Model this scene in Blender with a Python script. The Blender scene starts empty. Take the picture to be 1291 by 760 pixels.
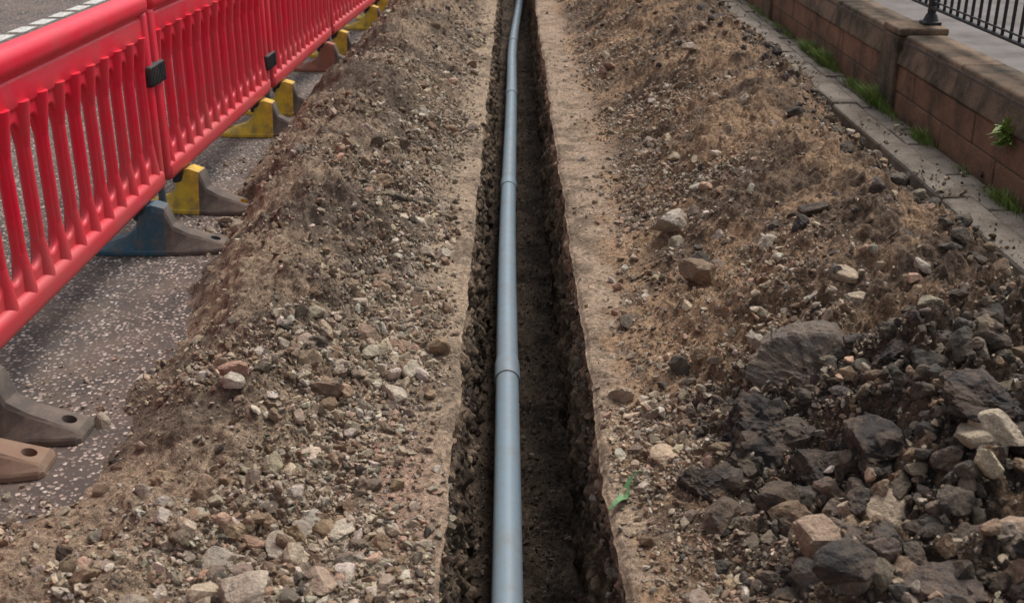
import bpy, bmesh, math, random
import numpy as np
from mathutils import Vector, Matrix, noise as mnoise
random.seed(7); rng=np.random.default_rng(11)
S=bpy.context.scene
def link(o,parent=None):
    S.collection.objects.link(o)
    if parent: o.parent=parent
    return o
# ---------------------------------------------------------------- noise
def h2(ix,iy,seed):
    a=(ix.astype(np.int64)*374761393+iy.astype(np.int64)*668265263+seed*1442695041)&0xFFFFFFFF
    a=((a^(a>>13))*1274126177)&0xFFFFFFFF
    a=((a^(a>>16))*2246822519)&0xFFFFFFFF
    return ((a^(a>>15))&0xFFFFFF)/float(0x1000000)
def vn(x,y,seed=0):
    x=np.asarray(x,float);y=np.asarray(y,float)
    ix=np.floor(x);iy=np.floor(y);fx=x-ix;fy=y-iy
    u=fx*fx*fx*(fx*(fx*6-15)+10);v=fy*fy*fy*(fy*(fy*6-15)+10)
    a=h2(ix,iy,seed);b=h2(ix+1,iy,seed);c=h2(ix,iy+1,seed);d=h2(ix+1,iy+1,seed)
    return ((a*(1-u)+b*u)*(1-v)+(c*(1-u)+d*u)*v)*2-1
def fbm(x,y,s,seed=0,oct=4,g=.5):
    r=0;a=1;t=0
    for i in range(oct):
        c,sn=math.cos(i*1.1+.3),math.sin(i*1.1+.3)
        r=r+a*vn((x*c-y*sn)*s,(x*sn+y*c)*s,seed+i*17);t+=a;a*=g;s*=2.03
    return r/t
def wor(x,y,s,seed=0):
    x=np.asarray(x,float)*s;y=np.asarray(y,float)*s
    ix=np.floor(x);iy=np.floor(y);best=np.full(x.shape,9.);cid=np.zeros(x.shape)
    for dx in(-1,0,1):
        for dy in(-1,0,1):
            px=ix+dx+h2(ix+dx,iy+dy,seed);py=iy+dy+h2(ix+dx,iy+dy,seed+5)
            d=(px-x)**2+(py-y)**2
            m=d<best;best=np.where(m,d,best);cid=np.where(m,h2(ix+dx,iy+dy,seed+9),cid)
    return np.sqrt(best),cid
def ss(a,b,x):
    t=np.clip((x-a)/(b-a),0,1);return t*t*(3-2*t)
# ---------------------------------------------------------------- materials
def newmat(name):
    m=bpy.data.materials.new(name);m.use_nodes=True
    nt=m.node_tree;b=nt.nodes['Principled BSDF'];return m,nt,b
def N(nt,t,**k):
    n=nt.nodes.new(t)
    for a,v in k.items():
        if a in n.inputs.keys(): n.inputs[a].default_value=v
        else: setattr(n,a,v)
    return n
def noise_n(nt,co,scale,detail=4,rough=.6):
    n=N(nt,'ShaderNodeTexNoise');n.inputs['Scale'].default_value=scale;n.inputs['Detail'].default_value=detail;n.inputs['Roughness'].default_value=rough
    nt.links.new(co,n.inputs['Vector']);return n
def ramp(nt,fac,pts):
    r=N(nt,'ShaderNodeValToRGB');e=r.color_ramp.elements
    while len(e)<len(pts): e.new(.5)
    for i,(p,c) in enumerate(pts):
        e[i].position=p;e[i].color=(c,c,c,1) if not hasattr(c,'__len__') else (*c,1)
    nt.links.new(fac,r.inputs['Fac']);return r
def mix(nt,a,b,fac,bt='MIX'):
    m=N(nt,'ShaderNodeMix');m.data_type='RGBA';m.blend_type=bt
    for s,v in((6,a),(7,b)):
        if hasattr(v,'is_linked'): nt.links.new(v,m.inputs[s])
        else: m.inputs[s].default_value=(*v,1)
    if hasattr(fac,'is_linked'): nt.links.new(fac,m.inputs[0])
    else: m.inputs[0].default_value=fac
    return m.outputs[2]
def bump(nt,h,dist,strength=1,prev=None):
    b=N(nt,'ShaderNodeBump');b.inputs['Distance'].default_value=dist;b.inputs['Strength'].default_value=strength
    nt.links.new(h,b.inputs['Height'])
    if prev: nt.links.new(prev,b.inputs['Normal'])
    return b.outputs['Normal']
def dirt_mat(name,rough=.95):
    m,nt,b=newmat(name);tc=N(nt,'ShaderNodeTexCoord').outputs['Object']
    at=N(nt,'ShaderNodeAttribute',attribute_name='Col').outputs['Color']
    n1=noise_n(nt,tc,60,5,.7);r1=ramp(nt,n1.outputs['Fac'],[(.32,.35),(.5,.95),(.70,1.7)])
    c=mix(nt,at,r1.outputs['Color'],1,'MULTIPLY')
    n2=noise_n(nt,tc,350,2,.7);r2=ramp(nt,n2.outputs['Fac'],[(.32,.5),(.68,1.5)])
    c=mix(nt,c,r2.outputs['Color'],1,'MULTIPLY')
    v=N(nt,'ShaderNodeTexVoronoi');v.inputs['Scale'].default_value=170;nt.links.new(tc,v.inputs['Vector'])
    sx=N(nt,'ShaderNodeSeparateColor');nt.links.new(v.outputs['Color'],sx.inputs[0])
    rr=ramp(nt,sx.outputs[0],[(.78,0),(.82,.75)])
    dd=ramp(nt,v.outputs['Distance'],[(.32,1),(.42,0)])
    f=mix(nt,rr.outputs['Color'],dd.outputs['Color'],1,'MULTIPLY')
    pc=mix(nt,(.4,.38,.36),(2.2,2.1,2.0),sx.outputs[1])
    c=mix(nt,c,mix(nt,at,pc,1,'MULTIPLY'),f)
    nb=bump(nt,dd.outputs['Color'],.0015,.5)
    nt.links.new(c,b.inputs['Base Color']);b.inputs['Roughness'].default_value=rough
    b.inputs['Specular IOR Level'].default_value=.2
    nb=bump(nt,n1.outputs['Fac'],.014,.9,nb);nb=bump(nt,n2.outputs['Fac'],.003,.8,nb)
    nt.links.new(nb,b.inputs['Normal']);return m
M_dirt=dirt_mat('dirt')
def stone_mat():
    m,nt,b=newmat('stone');tc=N(nt,'ShaderNodeTexCoord').outputs['Object']
    at=N(nt,'ShaderNodeAttribute',attribute_name='Col').outputs['Color']
    n1=noise_n(nt,tc,45,5,.7);r1=ramp(nt,n1.outputs['Fac'],[(.3,.5),(.5,1.0),(.7,1.4)])
    c=mix(nt,at,r1.outputs['Color'],1,'MULTIPLY')
    n3=noise_n(nt,tc,18,3,.6);r3=ramp(nt,n3.outputs['Fac'],[(.42,0),(.58,.65)])
    c=mix(nt,c,mix(nt,(.21,.14,.09),at,.5),r3.outputs['Color'])
    n2=noise_n(nt,tc,300,2,.7);r2=ramp(nt,n2.outputs['Fac'],[(.3,.7),(.7,1.3)])
    c=mix(nt,c,r2.outputs['Color'],1,'MULTIPLY')
    nt.links.new(c,b.inputs['Base Color']);b.inputs['Roughness'].default_value=.85;b.inputs['Specular IOR Level'].default_value=.3
    nb=bump(nt,n1.outputs['Fac'],.012,.9);nb=bump(nt,n2.outputs['Fac'],.002,.6,nb);nt.links.new(nb,b.inputs['Normal']);return m
M_stone=stone_mat()
def plain(name,col,rough=.5,dirt=(.2,.15,.1),damt=.4,dscale=9,bd=.001,bs=120,spec=.5,metal=0,lowz=None):
    m,nt,b=newmat(name);tc=N(nt,'ShaderNodeTexCoord').outputs['Object']
    n1=noise_n(nt,tc,dscale,7,.7);r=ramp(nt,n1.outputs['Fac'],[(.42,0),(.68,damt)])
    c=mix(nt,col,dirt,r.outputs['Color'])
    if lowz:
        g=N(nt,'ShaderNodeNewGeometry');sp=N(nt,'ShaderNodeSeparateXYZ');nt.links.new(g.outputs['Position'],sp.inputs[0])
        ad=N(nt,'ShaderNodeMath',operation='MULTIPLY_ADD');nt.links.new(n1.outputs['Fac'],ad.inputs[0]);ad.inputs[1].default_value=-.35;nt.links.new(sp.outputs['Z'],ad.inputs[2])
        rz=ramp(nt,ad.outputs[0],[(0,.6),(lowz,0)]);c=mix(nt,c,dirt,rz.outputs['Color'])
    nt.links.new(c,b.inputs['Base Color'])
    n2=noise_n(nt,tc,bs,4,.6);rr=ramp(nt,n1.outputs['Fac'],[(.3,rough),(.7,min(1,rough+.25))]);nt.links.new(rr.outputs['Color'],b.inputs['Roughness'])
    b.inputs['Specular IOR Level'].default_value=spec;b.inputs['Metallic'].default_value=metal
    nt.links.new(bump(nt,n2.outputs['Fac'],bd,.5),b.inputs['Normal']);return m
# ---------------------------------------------------------------- mesh utils
def mesh_np(name,V,F,mat,col=None,smooth=False,parent=None):
    me=bpy.data.meshes.new(name);n=len(V);m,k=F.shape
    me.vertices.add(n);me.vertices.foreach_set('co',np.ascontiguousarray(V,dtype=np.float32).ravel())
    me.loops.add(m*k);me.loops.foreach_set('vertex_index',np.ascontiguousarray(F,dtype=np.int32).ravel())
    me.polygons.add(m);me.polygons.foreach_set('loop_start',np.arange(0,m*k,k,dtype=np.int32))
    me.polygons.foreach_set('loop_total',np.full(m,k,dtype=np.int32))
    me.polygons.foreach_set('use_smooth',np.full(m,smooth,dtype=bool))
    me.update(calc_edges=True)
    if col is not None:
        a=me.attributes.new('Col','FLOAT_COLOR','POINT')
        c=np.ones((n,4),np.float32);c[:,:3]=col;a.data.foreach_set('color',c.ravel())
    me.materials.append(mat)
    return link(bpy.data.objects.new(name,me),parent)
def gridfaces(r,c):
    i=np.arange(r-1)[:,None]*c+np.arange(c-1)[None,:]
    return np.stack([i,i+1,i+c+1,i+c],-1).reshape(-1,4)
# ---------------------------------------------------------------- terrain
TD=.72
def xl(Y): return -.163+.006*vn(Y*3,Y*0,3)+.005*vn(Y*11,Y*0,4)+.003*vn(Y*40,Y*0,6)
def xr(Y): return .24+.018*(1-ss(1.9,2.7,Y))+.008*vn(Y*2.5,Y*0,13)+.006*vn(Y*9,Y*0,14)+.003*vn(Y*37,Y*0,16)
def kx(Y): return 1.787+.0215*Y
def lumps(x,y,m,k=1):
    f1,c1=wor(x+.02*vn(x*30,y*30,1),y+.02*vn(x*30,y*30,2),14,21)
    f2,c2=wor(x+.01*vn(x*60,y*60,1),y,34,22)
    f3,c3=wor(x,y,80,23)
    z=.075*fbm(x,y,2.6,31,3)+.05*fbm(x,y,8,32,4)
    z=z+.036*np.clip(.62-f1,0,1)*(c1>.45)*(.4+c1)*k+.022*np.clip(.6-f2,0,1)*(c2>.35)*(.4+c2)+.008*np.clip(.6-f3,0,1)*c3
    z=z+.012*fbm(x,y,45,33,3)
    return z*m
XO=([.8,1.6,2.2,2.5,3.4,4,5.9,8,12],[-2,-1.75,-1.3,-1.10,-1.12,-1.20,-1.32,-1.30,-1.17])
XI=([1,1.5,2.5,3.5,4.5,5.7,8,12],[.28,.29,.31,.35,.44,.53,.50,.43])
def hL(x,y):
    ws=np.interp(y,[1,2,3,3.6,5.7,12],[.15,.17,.17,.14,.10,.09])+.04*vn(y*2.2,x*0,41)
    xi=xl(y)-ws
    xo=np.interp(y,*XO)+.06*vn(y*3,x*0,42)+.05*fbm(x,y,9,45,3)
    A=np.interp(y,[1,2,2.6,3,3.6,4.4,6,9,14],[.06,.06,.07,.11,.18,.26,.31,.36,.38])*(1+.3*vn(y*1.4,x*0,43))
    t=np.clip((x-xo)/(xi-xo),0,1)
    p=np.sin(np.pi*t**.85)**1.4
    m=ss(0,.25,t)*(1-ss(.8,1,t))
    k=.45+.55*np.clip(A/.18,0,1)
    z=A*p+lumps(x,y,1)*(.22+.78*m*k)*(1-.45*(1-m))*np.clip((xl(y)-x)/.03,0,1)
    z=np.where(t<=0,z*0-.03*ss(0,.05,xo-x)-.004,z)
    return z+.006*ss(0,.1,t)
def hR(x,y):
    xi=np.interp(y,*XI)+.04*vn(y*2.6,x*0,51)
    xo=kx(y)-.05
    cr=np.interp(y,[1,3,6,12],[1.30,1.36,1.46,1.54])+.06*vn(y*1.3,x*0,52)
    A=np.interp(y,[1,2,3,5,12],[.26,.29,.31,.36,.38])*(1+.15*vn(y*1.1,x*0,53))
    t=np.clip((x-xi)/(cr-xi),0,1);t2=np.clip((x-cr)/(xo-cr),0,1)
    p=np.sin(np.pi/2*t)**1.25*(1-t2**1.4)
    m=ss(0,.3,t)*(1-.6*ss(.8,1,t2))
    rough=1+.8*(1-ss(2.6,3.4,y))*ss(.5,.7,x)
    z=A*p+lumps(x,y,1,1.2)*rough*(.2+.8*m)*np.clip((x-xr(y))/.03,0,1)
    z=z-.10*np.exp(-(((x-.72)/.16)**2+((y-2.38)/.14)**2))
    return z+.006
rows=np.concatenate([np.arange(.8,1.8,.012),1.8*np.exp(np.arange(0,math.log(16/1.8),.0027)),np.arange(16.1,40,.15)])
def colL(x,y,z):
    n=fbm(x,y,3,61,4);n2=fbm(x,y,14,62,4)
    a=np.array([.295,.213,.145]);b=np.array([.125,.092,.067]);s=np.array([.33,.245,.17])
    f=ss(-.35,.4,n+.6*n2)[...,None]
    c=b*(1-f)+a*f
    d=(xl(y)-x)
    ws=np.interp(y,[1,2,3,3.6,5.7,12],[.18,.2,.2,.18,.15,.13])
    st=(1-ss(ws*.5,ws*1.2,d+.10*n2+.05*n))[...,None]
    sc=s*(1.05-.5*ss(-.2,.5,n2+.6*n)[...,None])
    c=c*(1-st)+sc*st
    pk=ss(.05,.3,fbm(x,y,3.3,64,3))*np.exp(-((x+.36)/.14)**2)*(1-ss(2.4,3,y))
    c=c*(1-pk[...,None]*.8)+np.array([.46,.27,.20])*pk[...,None]*.8
    near=(1-ss(2.2,3.4,y))[...,None]*.3
    return c*(1-near)+np.array([.225,.16,.11])*near
def colR(x,y,z):
    n=fbm(x,y,2.6,71,4);n2=fbm(x,y,13,72,4)
    a=np.array([.315,.203,.123]);b=np.array([.13,.088,.06]);s=np.array([.33,.24,.167])
    f=ss(-.45,.35,n+.8*n2)[...,None]
    c=b*(1-f)+a*f
    d=x-xr(y);ws=np.interp(y,[1,2.5,3.5,4.5,5.7,8,12],[.06,.08,.12,.21,.29,.27,.21])
    st=(1-ss(ws*.5,ws*1.2,d+.10*n2+.05*n))[...,None]
    sc=s*(1.05-.5*ss(-.2,.5,n2+.6*n)[...,None])
    c=c*(1-st)+sc*st
    dk=(1-ss(2.6,3.3,y+.5*n))*ss(.42,.62,x)
    far=.8*ss(1.35,1.6,x+.1*n2)
    bl=ss(-.2,.3,n2+.5*n)*dk*.95
    bl=np.maximum(bl,far*ss(-.1,.3,n2))
    bl=np.maximum(bl,dk*.45)[...,None]
    return c*(1-bl)+np.array([.052,.041,.033])*bl
def sheet(name,side):
    nc=340 if side<0 else 400
    t=np.linspace(0,1,nc)
    Y=np.repeat(rows[:,None],nc,1)
    if side<0:
        X=-2.1+(xl(Y)+2.1)*t[None,:]; Z=hL(X,Y);C=colL(X,Y,Z)
        e=xl(Y)-X
    else:
        X=xr(Y)+(kx(Y)-.004-xr(Y))*t[None,:]; Z=hR(X,Y);C=colR(X,Y,Z)
        e=X-xr(Y)
    Z=Z-.012*(1-ss(0,.018,e))
    V=np.stack([X,Y,Z],-1).reshape(-1,3)
    return mesh_np(name,V,gridfaces(len(rows),nc),M_dirt,C.reshape(-1,3),True)
sheet('spoil_heap',-1);sheet('spoil_heap',1)
def trench():
    Yr=rows;nw=110;nf=60
    s=np.linspace(0,1,nw)
    def wallnoise(Y,Z,seed):
        f1,c1=wor(Y,Z,13,seed);f2,c2=wor(Y,Z,38,seed+1)
        return .05*np.clip(.6-f1,0,1)*(c1>.6)+.02*np.clip(.6-f2,0,1)*(c2>.5)+.05*fbm(Y,Z,5,seed+2,6,.6)
    def wc(Y,Z,seed,base,topc):
        n=fbm(Y,Z,5,seed,5,.6)
        _,cid=wor(Y,Z,13,seed-3);_,cid2=wor(Y,Z,38,seed-2)
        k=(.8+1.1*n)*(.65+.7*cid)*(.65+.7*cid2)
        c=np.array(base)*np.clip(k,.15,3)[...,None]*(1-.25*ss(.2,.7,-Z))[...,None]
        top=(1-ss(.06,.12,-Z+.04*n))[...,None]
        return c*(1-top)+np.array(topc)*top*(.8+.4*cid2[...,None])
    Y=np.repeat(Yr[:,None],nw,1);Z=-.012+.006-s[None,:]*(TD)+0*Y
    fade=ss(0,.05,s)[None,:]
    Xl=xl(Y)+fade*(wallnoise(Y,Z,83)-.012)+.02*s**2
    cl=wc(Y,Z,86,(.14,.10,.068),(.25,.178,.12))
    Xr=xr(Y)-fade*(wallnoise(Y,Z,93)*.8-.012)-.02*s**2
    crr=wc(Y,Z,96,(.21,.145,.096),(.36,.25,.165))  # right wall colour lighter than left: the light it catches is painted in
    tf=np.linspace(0,1,nf)
    Yf=np.repeat(Yr[:,None],nf,1);Xf=Xl[:,-1:]+(Xr[:,-1:]-Xl[:,-1:])*tf[None,:]
    g=.035*fbm(Xf,Yf,7,101,4)+.018*np.clip(.6-wor(Xf,Yf,40,103)[0],0,1)
    Zf=Z[:,-1:]+g*ss(0,.08,np.minimum(tf,1-tf))[None,:]
    nn=fbm(Xf,Yf,9,105,4)
    cf=np.array([.11,.08,.058])*(.9+.8*nn)[...,None]
    X=np.concatenate([Xl,Xf[:,1:-1],Xr[:,::-1]],1);Z2=np.concatenate([Z,Zf[:,1:-1],Z[:,::-1]],1)
    C=np.concatenate([cl,cf[:,1:-1],crr[:,::-1]],1)
    YY=np.repeat(Yr[:,None],X.shape[1],1)
    V=np.stack([X,YY,Z2],-1).reshape(-1,3)
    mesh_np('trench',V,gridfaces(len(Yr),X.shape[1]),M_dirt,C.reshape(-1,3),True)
trench()
# ---------------------------------------------------------------- stones
def hull(n,seed,bev=0):
    r=random.Random(seed);bm=bmesh.new()
    sx,sy,sz=1,r.uniform(.55,1),r.uniform(.4,.8)
    for i in range(n):
        v=Vector((r.gauss(0,1),r.gauss(0,1),r.gauss(0,1))).normalized()*r.uniform(.78,1)
        bm.verts.new((v.x*sx,v.y*sy,v.z*sz))
    res=bmesh.ops.convex_hull(bm,input=bm.verts[:])
    for v in [v for v in bm.verts if not v.link_faces]: bm.verts.remove(v)
    if bev: bmesh.ops.bevel(bm,geom=bm.edges[:],offset=bev,segments=1,affect='EDGES',profile=.5,clamp_overlap=True)
    bmesh.ops.triangulate(bm,faces=bm.faces[:])
    bm.verts.index_update()
    V=np.array([v.co[:] for v in bm.verts]);F=np.array([[v.index for v in f.verts] for f in bm.faces]);bm.free()
    return V*.5,F
def crag(seed,sub=3,rough=.06,planes=13,asp=(1,.8,.65),kmin=.5,kmax=.8):
    r=random.Random(seed);bm=bmesh.new();bmesh.ops.create_icosphere(bm,subdivisions=sub,radius=1)
    P=[(Vector((r.gauss(0,1),r.gauss(0,1),r.gauss(0,1))).normalized(),r.uniform(kmin,kmax)) for _ in range(planes)]
    off=Vector((seed*3.1,seed*1.7,0))
    for v in bm.verts:
        d=v.co.normalized();R=1.15
        for n_,k in P:
            q=n_.dot(d)
            if q>.05:R=min(R,k/q)
        R+=rough*mnoise.fractal(d*2.2+off,.9,2.1,5)+rough*.45*mnoise.fractal(d*9+off,.8,2.1,3)
        v.co=Vector((d.x*R*asp[0],d.y*R*asp[1],d.z*R*asp[2]))
    bm.verts.index_update()
    V=np.array([v.co[:] for v in bm.verts]);F=np.array([[v.index for v in f.verts] for f in bm.faces]);bm.free()
    return V*.6,F
T_s=[hull(10,i) for i in range(24)]
T_m=[hull(12,100+i,.035) for i in range(24)]
T_b=[crag(200+i,3,.05,11) for i in range(14)]
T_c=[crag(300+i,3,.13,8,(1,.85,.7)) for i in range(14)]
PAL=np.array([[.48,.38,.27],[.42,.355,.275],[.32,.26,.19],[.26,.178,.115],[.54,.46,.37],[.45,.285,.20],[.075,.064,.053],[.19,.15,.113]])
def randcol(n,pw):
    pw=np.array(pw,float);pw/=pw.sum()
    c=PAL[rng.choice(len(PAL),n,p=pw)]
    return c*rng.uniform(.7,1.2,(n,1))*rng.uniform(.95,1.05,(n,3))
def rotm(n,tilt=None):
    q=rng.normal(size=(n,4))
    if tilt is not None: q[:,1:3]*=tilt
    q/=np.linalg.norm(q,axis=1,keepdims=True)
    w,x,y,z=q.T
    return np.stack([1-2*(y*y+z*z),2*(x*y-z*w),2*(x*z+y*w),2*(x*y+z*w),1-2*(x*x+z*z),2*(y*z-x*w),2*(x*z-y*w),2*(y*z+x*w),1-2*(x*x+y*y)],-1).reshape(n,3,3)
def emit(name,T,P,s,C,tilt=.5,smooth=False):
    n=len(P);R=rotm(n,tilt);k=rng.integers(0,len(T),n);Vs=[];Fs=[];Cs=[];o=0
    for j,(V,F) in enumerate(T):
        ii=np.where(k==j)[0]
        if not len(ii):continue
        W=np.einsum('nij,vj->nvi',R[ii],V)*s[ii][:,None,None]+P[ii][:,None,:]
        nv=len(V)
        Fs.append((F[None]+(o+np.arange(len(ii))*nv)[:,None,None]).reshape(-1,3));o+=nv*len(ii)
        Vs.append(W.reshape(-1,3));Cs.append(np.repeat(C[ii],nv,0))
    return mesh_np(name,np.concatenate(Vs),np.concatenate(Fs),M_stone,np.concatenate(Cs),smooth)
def sizes(n,a,b,p=2.2):
    u=rng.random(n);return (a**(1-p)+u*(b**(1-p)-a**(1-p)))**(1/(1-p))
def sampY(n,y0,y1,pw):
    u=rng.random(n)
    if abs(pw-1)<1e-6: return y0*(y1/y0)**u
    return (y0**(1-pw)+u*(y1**(1-pw)-y0**(1-pw)))**(1/(1-pw))
def wL(x,y):
    cl=ss(0,.3,fbm(x,y,2.3,111,3)+.3*fbm(x,y,7,112,2))
    d=xl(y)-x
    w=.05+.9*cl
    toe=np.exp(-((d-np.interp(y,[2,3,4,6,12],[.34,.36,.32,.28,.26]))/.18)**2)
    w=w*(.22+1.3*toe)+.14*toe
    w=w*(1-.80*(1-ss(.03,.16,d)))
    xo=np.interp(y,*XO)
    w=w*np.where(x<xo-.02,.3*np.exp((x-xo)/.15),1)
    w=w+.5*np.exp(-((x+.5)/.28)**2-((y-2.12)/.2)**2)+.35*np.exp(-((x+.42)/.14)**2-((y-3.0)/.4)**2)
    return w
def wR(x,y):
    cl=ss(-.1,.3,fbm(x,y,1.9,121,3)+.25*fbm(x,y,7,122,2))
    xi=np.interp(y,*XI);d=x-xi
    nr=1-ss(2.7,3.4,y)
    w=(.12+.8*cl)*(.10+1.3*np.exp(-((d-.24)/.24)**2)+.6*nr+.5*ss(1.4,1.58,x))
    w=w*(1-.85*(1-ss(-.05,.08,d)))
    w=w*np.where(x>kx(y),.25*np.exp(-(x-kx(y))/.1),1)
    return w
def wD(x,y):
    return (1-ss(2.4,3.1,y))*ss(.42,.65,x)+.5*ss(1.35,1.5,x)*(x<kx(y)-.03)+.05*(x>.6)*(x<kx(y)-.03)
def scatter(name,T,nL,nR,y0,y1,pw,a,b,pal_L,pal_R,lift=.12,p=2.2,smooth=False,wr=None,dark=True):
    for side,n,wf,hf in((-1,nL,wL,hL),(1,nR,wr or wR,hR)):
        if not n: continue
        m=n*6
        Y=sampY(m,y0,y1,pw)
        X=rng.uniform(-1.75,-.175,m) if side<0 else rng.uniform(.26,2.25,m)
        k=rng.random(m)<wf(X,Y);X=X[k][:n];Y=Y[k][:n]
        s=sizes(len(X),a,b,p)
        Z=hf(X,Y)
        if side<0: Z=np.where(Z<0,0,Z)
        else: Z=np.where(X>kx(Y),.105,Z)
        C=randcol(len(X),pal_L if side<0 else pal_R)
        if side>0 and dark:
            dk=((Y<2.9)&(X>.5)&(rng.random(len(X))<.52))|((X>1.42)&(rng.random(len(X))<.4))
            C[dk]=np.array([.058,.047,.039])*rng.uniform(.6,1.6,(dk.sum(),1))
        emit(name,T,np.stack([X,Y,Z+s*lift],-1),s,C,.5,smooth)
pl=[4,3.5,3,4,2.2,1,.5,1.8];pr=[4,3,3,5,2,1.8,.6,2]
scatter('gravel',T_s,50000,50000,1.7,7,1.2,.005,.013,pl,pr)
scatter('gravel',T_s,36000,36000,1.5,16,1.0,.012,.028,pl,pr,.14)
scatter('rubble',T_m,8500,7000,1.5,15,1.0,.024,.058,pl,pr,.14,2.4)
scatter('rubble',T_b,220,140,1.5,14,1.0,.045,.085,pl,pr,.12,2.5)
scatter('clods',T_c,500,2600,1.5,14,1.1,.024,.085,[0,0,.3,4,0,0,.6,3],[0,0,.1,1.8,0,0,6,2],.06,2.3,False,wD,False)
n=7000;Y=sampY(n,2.2,18,1.0);X=rng.uniform(-.13,.21,n);s=sizes(n,.006,.035,2.1)
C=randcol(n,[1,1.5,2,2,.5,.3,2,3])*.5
P=np.stack([X,Y,-TD+.012+s*.1],-1)
n2=4500;Y2=sampY(n2,1.8,14,1.0);sd=rng.random(n2)<.5;Z2=-rng.uniform(.03,TD,n2);s2=sizes(n2,.008,.055,1.9)
X2=np.where(sd,xl(Y2)-.002,xr(Y2)+.002)
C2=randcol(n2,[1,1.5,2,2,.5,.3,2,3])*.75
emit('trench_gravel',T_s,np.concatenate([P,np.stack([X2,Y2,Z2],-1)]),np.concatenate([s,s2]),np.concatenate([C,C2]),None)
def px(u,v,z):
    a=math.radians(22.5)+math.atan((v-380)/1400);Y=(1.55-z)/math.tan(a);d=.9239*Y+.3827*(1.55-z);return (u-645.5)/1400*d,Y
def hero(name,u,v,size,col,seed,asp=(1,.8,.6),z=None,rough=.05,rot=0,tilt=0,sub=5,lift=.25,planes=10):
    x,y=px(u,v,.0)
    for _ in range(6):
        hh=float((hL if x<0 else hR)(np.array([x]),np.array([y]))[0]);x,y=px(u,v,max(hh,0)+size*lift)
    V,F=crag(seed,sub,rough,planes,asp)
    o=mesh_np(name,V*size,F,M_stone,np.repeat(np.array([col]),len(V),0),False)
    o.location=(x,y,max(hh,0)+size*lift);o.rotation_euler=(tilt,tilt*.4,rot);return o
hero('asphalt_chunk',1045,492,.37,(.125,.103,.085),38,(1,.85,.62),rough=.09,rot=.4,tilt=.35,lift=.30,sub=6,planes=8)
hero('asphalt_chunk',955,550,.28,(.038,.032,.029),32,(1,.7,.7),rot=.2,rough=.14,lift=.10)
hero('asphalt_chunk',1110,570,.22,(.038,.032,.029),33,(1,.8,.5),rot=1.2,rough=.14,lift=.14)
hero('asphalt_chunk',1240,510,.19,(.038,.032,.029),34,(1,.8,.5),rot=2.2,rough=.14,lift=.14)
hero('asphalt_chunk',1190,600,.17,(.042,.035,.031),35,(1,.8,.5),rot=.7,rough=.14,lift=.14)
hero('asphalt_chunk',1130,450,.16,(.035,.03,.028),36,(1,.8,.5),rot=.7,rough=.14,lift=.14)
hero('asphalt_chunk',1030,600,.16,(.04,.034,.03),37,(1,.8,.6),rot=1.7,rough=.14,lift=.12)
hero('asphalt_chunk',880,610,.12,(.045,.037,.032),39,(1,.8,.6),rot=2.7,rough=.14,lift=.12)
for (u,v,sz,c,sd) in [(838,573,.09,(.52,.38,.26),41),(1108,650,.15,(.44,.34,.24),42),(1035,682,.13,(.34,.24,.17),43),(1275,672,.14,(.38,.27,.19),44),(845,280,.14,(.42,.36,.29),45),
    (1265,545,.11,(.45,.37,.27),46),(1225,548,.09,(.46,.38,.27),61),(1243,580,.07,(.48,.40,.27),62),(880,345,.15,(.22,.155,.10),47),(428,670,.07,(.50,.42,.32),48),(310,745,.11,(.43,.35,.27),49),(350,690,.09,(.40,.34,.26),50),(400,730,.08,(.40,.29,.21),51),(520,466,.075,(.48,.41,.30),52),
    (500,497,.085,(.45,.38,.29),53),(292,478,.07,(.50,.43,.34),54),(390,655,.07,(.36,.32,.26),55),(280,705,.09,(.34,.29,.23),56),(1075,712,.12,(.05,.044,.04),57),(985,640,.13,(.08,.06,.046),58),(905,650,.10,(.10,.073,.054),59),(1180,740,.14,(.11,.085,.07),60),(560,322,.06,(.45,.38,.30),63),(735,200,.05,(.36,.3,.25),64),(940,130,.10,(.36,.3,.23),66),(870,60,.10,(.4,.31,.24),67),
    (1165,450,.09,(.07,.06,.05),68),(790,405,.08,(.10,.08,.06),70),(1055,345,.10,(.40,.31,.22),71),(1080,375,.08,(.45,.36,.26),72),(985,45,.14,(.05,.042,.038),73),(905,25,.14,(.05,.042,.038),74),(1030,265,.10,(.07,.055,.045),75)]:
    hero('rock',u,v,sz,c,sd,(1,random.uniform(.65,.9),random.uniform(.5,.75)),rot=random.uniform(0,6),sub=4,lift=.2)
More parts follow.
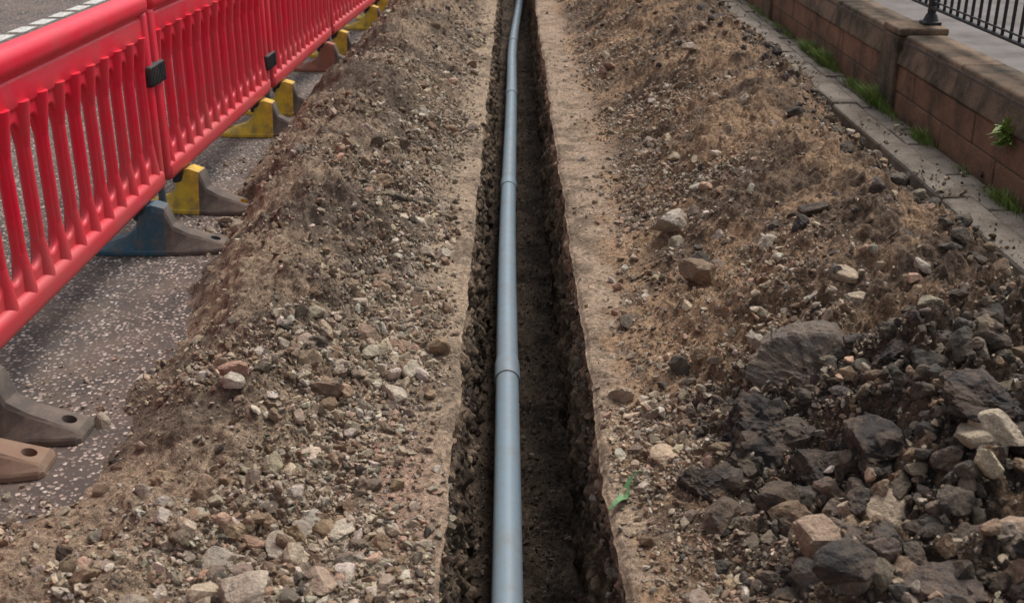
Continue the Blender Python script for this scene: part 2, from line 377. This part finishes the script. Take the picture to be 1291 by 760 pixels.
# ---------------------------------------------------------------- road
def road_mat():
    m,nt,b=newmat('chipped_asphalt');tc=N(nt,'ShaderNodeTexCoord').outputs['Object']
    wn=noise_n(nt,tc,60,2);off=mix(nt,tc,wn.outputs['Color'],.012)
    v=N(nt,'ShaderNodeTexVoronoi');v.inputs['Scale'].default_value=66;nt.links.new(off,v.inputs['Vector'])
    sx=N(nt,'ShaderNodeSeparateColor');nt.links.new(v.outputs['Color'],sx.inputs[0])
    chip=ramp(nt,sx.outputs[1],[(0,(.11,.088,.076)),(.35,(.24,.185,.155)),(.7,(.39,.29,.24)),(1,(.55,.47,.40))])
    d=ramp(nt,v.outputs['Distance'],[(.34,1),(.52,0)]);on=ramp(nt,sx.outputs[0],[(.28,0),(.33,1)])
    f=mix(nt,d.outputs['Color'],on.outputs['Color'],1,'MULTIPLY')
    big=noise_n(nt,tc,2.2,5,.6);br=ramp(nt,big.outputs['Fac'],[(.35,(.042,.034,.031)),(.65,(.105,.077,.063))])
    c=mix(nt,br.outputs['Color'],chip.outputs['Color'],f)
    n=noise_n(nt,tc,4,6,.7);dr=ramp(nt,n.outputs['Fac'],[(.46,0),(.70,.6)]);c=mix(nt,c,(.18,.127,.09),dr.outputs['Color'])
    nt.links.new(c,b.inputs['Base Color']);b.inputs['Roughness'].default_value=.8;b.inputs['Specular IOR Level'].default_value=.35
    fn=noise_n(nt,tc,250,3)
    nb=bump(nt,f,.003,.8);nb=bump(nt,fn.outputs['Fac'],.002,.6,nb);nt.links.new(nb,b.inputs['Normal']);return m
M_road=road_mat()
def quad(name,pts,mat,parent=None):
    me=bpy.data.meshes.new(name);me.from_pydata(pts,[],[tuple(range(len(pts)))]);me.materials.append(mat);return link(bpy.data.objects.new(name,me),parent)
me=bpy.data.meshes.new('road')
me.from_pydata([(-60,-20,0),(-.9,-20,0),(-.9,40,0),(-60,40,0),(-60,250,0),(60,250,0),(60,40,0),(-.9,.8,0),(60,-20,0),(60,.8,0)],[],[(0,1,7,2,3),(3,2,6,5,4),(1,8,9,7)])
me.materials.append(M_road);link(bpy.data.objects.new('road',me))
M_paint=plain('road_paint',(.66,.64,.58),.8,(.15,.13,.12),.9,30,.001,150)
V=[];F=[]
for i in range(9):
    for k in range(2):
        y=8.5+i*.46;x=-4.42+k*.26;a=len(V)
        V+=[(x,y,.004),(x+.14,y,.004),(x+.14,y+.33,.004),(x,y+.33,.004)];F.append((a,a+1,a+2,a+3))
me=bpy.data.meshes.new('road_marking');me.from_pydata(V,[],F);me.materials.append(M_paint);link(bpy.data.objects.new('road_marking',me))
# ---------------------------------------------------------------- boxes
def add_box(bm,c,s,bev=.006,jit=0,segs=2):
    r=bmesh.ops.create_cube(bm,size=1);vs=r['verts']
    for v in vs: v.co=Vector((c[0]+v.co.x*s[0]+random.uniform(-jit,jit),c[1]+v.co.y*s[1]+random.uniform(-jit,jit),c[2]+v.co.z*s[2]+random.uniform(-jit,jit)))
    if bev:
        es=list({e for v in vs for e in v.link_edges});bmesh.ops.bevel(bm,geom=es,offset=bev,segments=segs,affect='EDGES',profile=.5,clamp_overlap=True)
def bm_obj(name,bm,mats,parent=None,smooth=False):
    me=bpy.data.meshes.new(name);bm.to_mesh(me);bm.free()
    for m in(mats if isinstance(mats,list) else[mats]): me.materials.append(m)
    if smooth:
        for p in me.polygons:p.use_smooth=True
        try: me.set_sharp_from_angle(angle=math.radians(40))
        except Exception: pass
    return link(bpy.data.objects.new(name,me),parent)
def stone_like(name,ca,cb,stain=(.05,.04,.032),ds=6,spec=.2,samt=.85):
    m,nt,b=newmat(name);tc=N(nt,'ShaderNodeTexCoord').outputs['Object']
    gi=N(nt,'ShaderNodeNewGeometry').outputs['Random Per Island']
    c=mix(nt,ca,cb,gi)
    n=noise_n(nt,tc,ds,7,.72);r=ramp(nt,n.outputs['Fac'],[(.42,0),(.62,samt)]);c=mix(nt,c,stain,r.outputs['Color'])
    n2=noise_n(nt,tc,130,5,.7);r2=ramp(nt,n2.outputs['Fac'],[(.3,.6),(.7,1.35)]);c=mix(nt,c,r2.outputs['Color'],1,'MULTIPLY')
    nt.links.new(c,b.inputs['Base Color']);b.inputs['Roughness'].default_value=.9;b.inputs['Specular IOR Level'].default_value=spec
    nb=bump(nt,n.outputs['Fac'],.02,.5);nb=bump(nt,n2.outputs['Fac'],.004,.7,nb);nt.links.new(nb,b.inputs['Normal']);return m
M_kerb=stone_like('kerb_stone',(.31,.265,.22),(.21,.175,.14),(.12,.093,.07),6,.2,.85)
M_sand=stone_like('red_sandstone',(.33,.165,.10),(.24,.125,.08),(.10,.066,.046),4)
M_cop=stone_like('weathered_sandstone',(.25,.168,.11),(.17,.118,.08),(.052,.044,.030),4,.2,.97)
M_mort=plain('mortar',(.12,.09,.07),.95,(.05,.04,.03),.5)
ang=-math.atan(.0215)
def rotp(o): o.rotation_euler=(0,0,ang)
bm=bmesh.new();y=-3
while y<34:
    L=random.uniform(.75,1.0);add_box(bm,(1.787+.075,y+L/2,.0+random.uniform(-.005,.004)),(.15,L-.012,.20),.016,.006);y+=L
rotp(bm_obj('kerb',bm,M_kerb))
bm=bmesh.new();y=-3
while y<34:
    L=random.uniform(.28,.6)
    if random.random()<.5: add_box(bm,(2.012,y+L/2,.04+random.uniform(-.006,.004)),(.135,L-.016,.1),.012,.006)
    else:
        add_box(bm,(1.976,y+L/2,.04+random.uniform(-.006,.004)),(.06,L-.016,.1),.012,.005);add_box(bm,(2.046,y+L/2,.04+random.uniform(-.006,.004)),(.06,L-.016,.1),.012,.005)
    y+=L
add_box(bm,(2.0,15.5,.02),(.26,37,.09),0)
rotp(bm_obj('pavement',bm,M_kerb))
W=bpy.data.objects.new('stone_wall',None);link(W);rotp(W)
bm=bmesh.new()
for i,(a,b) in enumerate([(.05,.21),(.21,.36)]):
    y=-3+i*.35
    while y<34:
        L=random.uniform(.6,.95);add_box(bm,(2.083+.13+random.uniform(0,.006),y+L/2,(a+b)/2),(.25,L-.008,b-a-.007),.007,.002);y+=L
bm_obj('wall_blocks',bm,M_sand,W)
bm=bmesh.new();y=-2.7
while y<34:
    L=1.18
    r=bmesh.ops.create_cube(bm,size=1)
    for v in r['verts']:
        top=v.co.z>0;x=2.072 if v.co.x<0 else 2.335
        if top and v.co.x<0:x+=.035
        v.co=Vector((x,y+L/2+v.co.y*(L-.008),.53 if top else .365))
    bmesh.ops.bevel(bm,geom=list({e for v in r['verts'] for e in v.link_edges}),offset=.014,segments=3,affect='EDGES',profile=.5)
    y+=L
bm_obj('coping',bm,M_cop,W)
bm=bmesh.new();add_box(bm,(2.215,15.5,.25),(.235,37,.5),0);bm_obj('core',bm,M_mort,W)
bm=bmesh.new()
for y in(2.9,6.62,10.3,14):
    add_box(bm,(2.20,y,.30),(.275,.30,.44),.012);add_box(bm,(2.205,y,.545),(.285,.32,.045),.014)
bm_obj('pier',bm,M_cop,W)
M_path=plain('upper_path',(.19,.17,.16),.9,(.11,.095,.082),.8,3,.003,90,spec=.2)
quad('path',[(2.33,-10,.40),(60,-10,.40),(60,40,.40),(3.1,40,.40)],M_path)
M_iron=plain('black_iron',(.018,.018,.02),.45,(.05,.04,.035),.4,20,.001,200)
R=bpy.data.objects.new('iron_railing',None);link(R);rotp(R)
def cyl(bm,p0,p1,r0,r1=None,seg=10):
    r1=r0 if r1 is None else r1;p0=Vector(p0);p1=Vector(p1);d=p1-p0
    M=Matrix.Translation((p0+p1)/2)@d.to_track_quat('Z','Y').to_matrix().to_4x4()
    return bmesh.ops.create_cone(bm,cap_ends=True,segments=seg,radius1=r0,radius2=r1,depth=d.length,matrix=M)
xr_=2.285
bm=bmesh.new()
for y in(2.9,4.76,6.62,8.46,10.3,12.1,14):
    b=.567 if y in(2.9,6.62,10.3,14) else .53
    add_box(bm,(xr_,y,b+.01),(.10,.10,.02),.004);cyl(bm,(xr_,y,b+.02),(xr_,y,b+.06),.045,.03,16)
    cyl(bm,(xr_,y,b+.05),(xr_,y,1.55),.024,.024,16);bmesh.ops.create_uvsphere(bm,u_segments=16,v_segments=10,radius=.042,matrix=Matrix.Translation((xr_,y,1.58)))
bm_obj('posts',bm,M_iron,R,True)
bm=bmesh.new();add_box(bm,(xr_,8.45,.665),(.035,11.1,.014),.002);add_box(bm,(xr_,8.45,.70),(.02,11.1,.01),.002);add_box(bm,(xr_,8.45,1.45),(.045,11.1,.016),.002);bm_obj('rails',bm,M_iron,R)
bm=bmesh.new();y=2.96
while y<14:
    if min(abs(y-p) for p in(2.9,4.76,6.62,8.46,10.3,12.1,14))>.05: cyl(bm,(xr_,y,.66),(xr_,y,1.45),.009,.009,8)
    y+=.105
bm_obj('bars',bm,M_iron,R,True)
M_grass,nt,b=newmat('grass_green');gi=N(nt,'ShaderNodeNewGeometry').outputs['Random Per Island']
nt.links.new(mix(nt,(.09,.16,.02),(.27,.36,.08),gi),b.inputs['Base Color']);b.inputs['Roughness'].default_value=.6
def tuft(name,x,y,z,n,spread,h,lean=0):
    V=[];F=[]
    for i in range(n):
        bx=random.gauss(0,.018);by=random.gauss(0,spread);a=random.uniform(0,6.28);hh=h*random.uniform(.3,1.1)*math.exp(-abs(by)/(spread*2.5));w=random.uniform(.001,.0022);ln=random.uniform(.2,1.0)*hh
        dx,dy=math.cos(a)*ln-lean*hh,math.sin(a)*ln;px_,py_=-math.sin(a)*w,math.cos(a)*w;k=len(V)
        V+=[(bx-px_,by-py_,0),(bx+px_,by+py_,0),(bx+dx*.35+px_*.8,by+dy*.35+py_*.8,hh*.6),(bx+dx*.35-px_*.8,by+dy*.35-py_*.8,hh*.6),(bx+dx,by+dy,hh)]
        F+=[(k,k+1,k+2,k+3),(k+3,k+2,k+4)]
    me=bpy.data.meshes.new(name);me.from_pydata(V,[],F);me.materials.append(M_grass);o=link(bpy.data.objects.new(name,me));o.location=(x,y,z)
for y,n,sp,h in[(4.62,400,.10,.09),(5.15,60,.06,.05),(5.75,300,.08,.09),(6.25,70,.1,.05),(6.65,900,.15,.14),(7.1,250,.12,.09),(7.9,800,.15,.14),(8.35,600,.14,.13),(9.4,300,.3,.07),(10.5,300,.3,.07),(3.9,150,.08,.06)]:
    tuft('grass_tuft',2.045+.0215*y,y,.085,n,sp,h,.3)
V=[];F=[]
for i in range(70):
    a=random.uniform(-1.9,1.9);e=random.uniform(-.3,1.2);L=random.uniform(.03,.085);o=Vector((random.uniform(-.02,0),random.uniform(-.03,.03),random.uniform(-.04,.04)))
    d=Vector((-math.cos(a)*math.cos(e),math.sin(a)*math.cos(e),math.sin(e)));s_=d.cross(Vector((0,0,1))).normalized()*L*.2;k=len(V)
    V+=[tuple(o),tuple(o+d*L*.5+s_),tuple(o+d*L+Vector((0,0,-.012))),tuple(o+d*L*.5-s_)];F.append((k,k+1,k+2,k+3))
me=bpy.data.meshes.new('wall_weed');me.from_pydata(V,[],F);me.materials.append(M_grass);o=link(bpy.data.objects.new('wall_weed',me));o.location=(2.083+.0215*4.75-.005,4.78,.36)
# ---------------------------------------------------------------- pipe
M_pipe=plain('blue_grey_pvc',(.29,.38,.45),.28,(.27,.26,.235),.6,7,.0006,60)
PI=bpy.data.objects.new('plastic_pipe',None);link(PI)
def pc(y):
    x=-.022+.008*math.sin(y*.7)+.012*float(ss(5,9,np.array(y)))+.13*float(ss(11.5,17,np.array(y)));z=-.565+.006*math.sin(y*1.3+1);return x,z
def tube(name,ys,rad,mat,parent,seg=40):
    V=[];F=[]
    for i,y in enumerate(ys):
        x,z=pc(y);r=rad(i,y)
        for j in range(seg):
            a=2*math.pi*j/seg;V.append((x+r*math.cos(a),y,z+r*math.sin(a)))
    for i in range(len(ys)-1):
        for j in range(seg): F.append((i*seg+j,i*seg+(j+1)%seg,(i+1)*seg+(j+1)%seg,(i+1)*seg+j))
    me=bpy.data.meshes.new(name);me.from_pydata(V,[],F);me.materials.append(mat)
    for p in me.polygons:p.use_smooth=True
    try: me.set_sharp_from_angle(angle=math.radians(35))
    except Exception: pass
    return link(bpy.data.objects.new(name,me),parent)
tube('pipe_run',list(np.arange(.8,30,.1)),lambda i,y:.049,M_pipe,PI)
for yj in(1.35,4.22,7.05,9.9,12.8,15.7):
    prof=[(yj,.0492),(yj+.001,.0540),(yj+.006,.0552),(yj+.13,.0552),(yj+.16,.0530),(yj+.19,.0492)]
    tube('socket',[p[0] for p in prof],lambda i,y:prof[i][1],M_pipe,PI)
M_leaf=plain('leaf_green',(.12,.25,.10),.5,(.05,.1,.03),.5,40)
V=[];F=[];x0,y0=px(768,660,-.02);x1,y1=px(806,598,.03)
for i in range(13):
    t=i/12;w=.010*math.sin(math.pi*min(1,t*1.1+.05))+.002;x=x0+(x1-x0)*t+.01*math.sin(t*7);y=y0+(y1-y0)*t;z=float(hR(np.array([max(x,.27)]),np.array([y]))[0])+.012+.012*math.sin(t*9)
    V+=[(x-w,y+w*.5,z+.004),(x,y,z),(x+w,y-w*.5,z+.006)]
    if i: k=3*i;F+=[(k-3,k-2,k+1,k),(k-2,k-1,k+2,k+1)]
me=bpy.data.meshes.new('fallen_leaf');me.from_pydata(V,[],F);me.materials.append(M_leaf);link(bpy.data.objects.new('fallen_leaf',me))
# ---------------------------------------------------------------- barriers
M_red=plain('red_plastic',(.76,.009,.040),.34,(.40,.09,.08),.38,5,.0012,40,spec=.5,lowz=.38)
M_blk=plain('black_rubber',(.02,.02,.022),.6,(.12,.10,.08),.5,15)
M_yel=plain('yellow_plastic',(.74,.46,.025),.55,(.20,.145,.09),.9,12)
M_rub=plain('dusty_rubber',(.085,.068,.057),.8,(.20,.155,.12),.8,12)
M_blu=plain('blue_plastic',(.03,.09,.13),.6,(.15,.125,.10),.95,14)
M_ter=plain('faded_red_plastic',(.34,.11,.065),.7,(.20,.14,.10),.8,12)
M_brn=plain('brown_rubber',(.20,.115,.075),.8,(.25,.175,.12),.8,12)
NS=12
def capsule(cx,z0,z1,w,n=10):
    r=w/2;pts=[]
    for i in range(n+1):
        a=math.pi*i/n;pts.append((cx+r*math.cos(a),z1-r+r*math.sin(a)))
    for i in range(n+1):
        a=math.pi+math.pi*i/n;pts.append((cx+r*math.cos(a),z0+r+r*math.sin(a)))
    return pts
def rrect(x0,z0,x1,z1,r,n=6):
    pts=[]
    for cx,cz,a0 in((x1-r,z1-r,0),(x0+r,z1-r,90),(x0+r,z0+r,180),(x1-r,z0+r,270)):
        for i in range(n+1):
            a=math.radians(a0+90*i/n);pts.append((cx+r*math.cos(a),cz+r*math.sin(a)))
    return pts
PL=1.92;BW=.052
def plate_mesh(L):
    cu=bpy.data.curves.new('tmp','CURVE');cu.dimensions='2D';cu.fill_mode='BOTH';B=.012;cu.extrude=.002;cu.bevel_depth=B;cu.bevel_resolution=3
    def add(pts):
        s=cu.splines.new('POLY');s.points.add(len(pts)-1)
        for p,q in zip(s.points,pts):p.co=(q[0],q[1],0,1)
        s.use_cyclic_u=True
    add(rrect(B,.20+B,L-B,.98,.045))
    sp=(L-.20)/NS
    for i in range(NS): add(capsule(.10+sp*(i+.5),.325-B,.770+B,sp-BW+2*B)[::-1])
    o=bpy.data.objects.new('tmp',cu);S.collection.objects.link(o)
    dg=bpy.context.evaluated_depsgraph_get();me=bpy.data.meshes.new_from_object(o.evaluated_get(dg));bpy.data.objects.remove(o)
    for v in me.vertices:
        x,z,t=v.co.x,v.co.y,v.co.z;v.co=(t,x,z)
    return me
pm=plate_mesh(PL);pm.name='barrier_plate';pm.materials.clear();pm.materials.append(M_red)
for p in pm.polygons:p.use_smooth=True
try: pm.set_sharp_from_angle(angle=math.radians(50))
except Exception: pass
def frame_mesh():
    bm=bmesh.new()
    add_box(bm,(0,PL/2,.955),(.088,PL-.03,.085),.034,0,5)
    add_box(bm,(0,PL/2,.858),(.044,PL-.08,.10),.016,0,3)
    add_box(bm,(0,PL/2,.240),(.080,PL-.06,.085),.026,0,4)
    for y in(.045,PL-.045): add_box(bm,(0,y,.57),(.065,.075,.72),.026,0,4)
    sp=(PL-.20)/NS
    for i in range(NS+1):
        y=.10+sp*i
        cyl(bm,(0,y,.33),(0,y,.78),.0225,.0225,18)
        cyl(bm,(0,y,.69),(0,y,.83),.0225,.040,18);cyl(bm,(0,y,.25),(0,y,.40),.040,.0225,18)
    me=bpy.data.meshes.new('barrier_frame');bm.to_mesh(me);bm.free();me.materials.append(M_red)
    for p in me.polygons:p.use_smooth=True
    try: me.set_sharp_from_angle(angle=math.radians(50))
    except Exception: pass
    return me
fm=frame_mesh()
def foot_mesh(name,ma,mb):
    sec=[(-.255,.045,.012,.8),(-.25,.062,.030,.75),(-.20,.075,.042,.6),(-.12,.08,.065,.5),(-.075,.08,.10,.5),(-.05,.08,.185,.6),(0,.08,.20,.62),(.05,.08,.185,.6),(.075,.08,.11,.5),(.13,.08,.08,.5),(.21,.075,.055,.6),(.275,.062,.035,.75),(.285,.045,.014,.8)]
    bm=bmesh.new();R=[]
    for x,w,h,tf in sec:
        pr=[(-w,0),(-w,.014),(-w*.93,.022 if h>.03 else h*.8),(-w*tf,h*.88),(-w*tf*.8,h),(w*tf*.8,h),(w*tf,h*.88),(w*.93,.022 if h>.03 else h*.8),(w,.014),(w,0)]
        R.append([bm.verts.new((x,y,min(z,h))) for y,z in pr])
    for a,b in zip(R[:-1],R[1:]):
        for i in range(len(a)):
            j=(i+1)%len(a)
            f=bm.faces.new((a[i],b[i],b[j],a[j]));f.material_index=1 if (a[0].co.x+b[0].co.x)/2>.03 else 0
    bm.faces.new(R[0]);f=bm.faces.new(R[-1][::-1]);f.material_index=1
    bmesh.ops.recalc_face_normals(bm,faces=bm.faces[:])
    me=bpy.data.meshes.new(name);bm.to_mesh(me);bm.free();me.materials.append(ma);me.materials.append(mb)
    o=bpy.data.objects.new('t',me);S.collection.objects.link(o)
    bm=bmesh.new();cyl(bm,(.235,0,.018),(.235,0,.2),.02,.02,20);cyl(bm,(-.205,0,.018),(-.205,0,.2),.02,.02,20)
    cm=bpy.data.meshes.new('c');bm.to_mesh(cm);bm.free();c=bpy.data.objects.new('c',cm);S.collection.objects.link(c)
    md=o.modifiers.new('b','BOOLEAN');md.object=c;md.operation='DIFFERENCE'
    bv=o.modifiers.new('v','BEVEL');bv.width=.004;bv.segments=2;bv.limit_method='ANGLE'
    dg=bpy.context.evaluated_depsgraph_get();m2=bpy.data.meshes.new_from_object(o.evaluated_get(dg));bpy.data.objects.remove(o);bpy.data.objects.remove(c)
    return m2
FM={'y':foot_mesh('fy',M_yel,M_rub),'b':foot_mesh('fb',M_blu,M_rub),'r':foot_mesh('fr',M_rub,M_rub),'t':foot_mesh('ft',M_ter,M_rub),'n':foot_mesh('fn',M_brn,M_brn)}
J=[(-1.50,.70),(-1.50,2.64),(-1.50,4.58),(-1.44,6.52),(-1.38,8.46),(-1.27,10.40),(-1.15,12.33),(-1.02,14.26),(-.9,16.2)]
feet=['nn','rb','yy','yt','yy','yr','yy','yy']
cuff=bmesh.new();add_box(cuff,(0,0,0),(.092,.19,.085),.012,0,3)
for i in range(-4,5): add_box(cuff,(0,i*.02,0),(.099,.007,.078),.003)
cm=bpy.data.meshes.new('cuff');cuff.to_mesh(cm);cuff.free();cm.materials.append(M_blk)
slv=bmesh.new();add_box(slv,(0,0,.185),(.055,.10,.10),.012,0,3)
sm=bpy.data.meshes.new('sleeve');slv.to_mesh(sm);slv.free();sm.materials.append(M_blk)
for i in range(len(J)-1):
    (xa,ya),(xb,yb)=J[i],J[i+1]
    B=bpy.data.objects.new('plastic_barrier',None);link(B);B.location=(xa,ya,0)
    wob=random.uniform(-.018,.018)
    B.rotation_euler=(0,wob,-math.atan2(xb-xa,yb-ya))
    for nm,me in(('slotted_plate',pm),('frame',fm)): link(bpy.data.objects.new(nm,me),B)
    for k,y in enumerate((.26,PL-.26)):
        xo_=.05
        if i==1 and k==0: y=.14;xo_=.02
        if i==0 and k==1: y=PL-.05;xo_=-.02
        o=link(bpy.data.objects.new('foot',FM[feet[i][k]]),B);o.location=(xo_,y,.002);o.rotation_euler=(0,-wob,random.uniform(-.12,.12))
        o=link(bpy.data.objects.new('sleeve',sm),B);o.location=(0,y,0)
    o=link(bpy.data.objects.new('cuff',cm),B);o.location=(0,PL+.01,(.67,.37)[(i+1)%2] if i else .67)
    bm=bmesh.new();cyl(bm,(0.0,PL+.01,.10),(0,PL+.01,.93),.016,.016,14);bm_obj('joint_pin',bm,M_blu,B,True)
# ---------------------------------------------------------------- world / light
w=bpy.data.worlds.new('World');S.world=w;w.use_nodes=True;nt=w.node_tree;bg=nt.nodes['Background']
sky=nt.nodes.new('ShaderNodeTexSky');sky.sky_type='NISHITA';sky.sun_disc=False
el=math.radians(58);az=math.radians(35)
sky.sun_elevation=el;sky.sun_rotation=az;sky.dust_density=4
hs=nt.nodes.new('ShaderNodeHueSaturation');hs.inputs['Saturation'].default_value=.4;nt.links.new(sky.outputs[0],hs.inputs['Color']);nt.links.new(hs.outputs[0],bg.inputs['Color'])
bg.inputs['Strength'].default_value=.15
sd=bpy.data.lights.new('sun','SUN');sd.energy=2.5;sd.angle=math.radians(26);sd.color=(1,.975,.94);so=link(bpy.data.objects.new('sun',sd))
d=Vector((math.sin(az)*math.cos(el),math.cos(az)*math.cos(el),math.sin(el)));so.rotation_euler=d.to_track_quat('Z','Y').to_euler()
# ---------------------------------------------------------------- camera
cd=bpy.data.cameras.new('camera');cam=link(bpy.data.objects.new('camera',cd));cd.sensor_width=36;cd.lens=1400/1291*36;cd.clip_end=600;cd.clip_start=.05
cam.location=(0,0,1.55);cam.rotation_euler=(math.radians(90-22.5),0,0)
cd.dof.use_dof=True;cd.dof.focus_distance=3.9;cd.dof.aperture_fstop=5.6
S.camera=cam
S.view_settings.view_transform='Standard';S.view_settings.look='None';S.view_settings.exposure=0
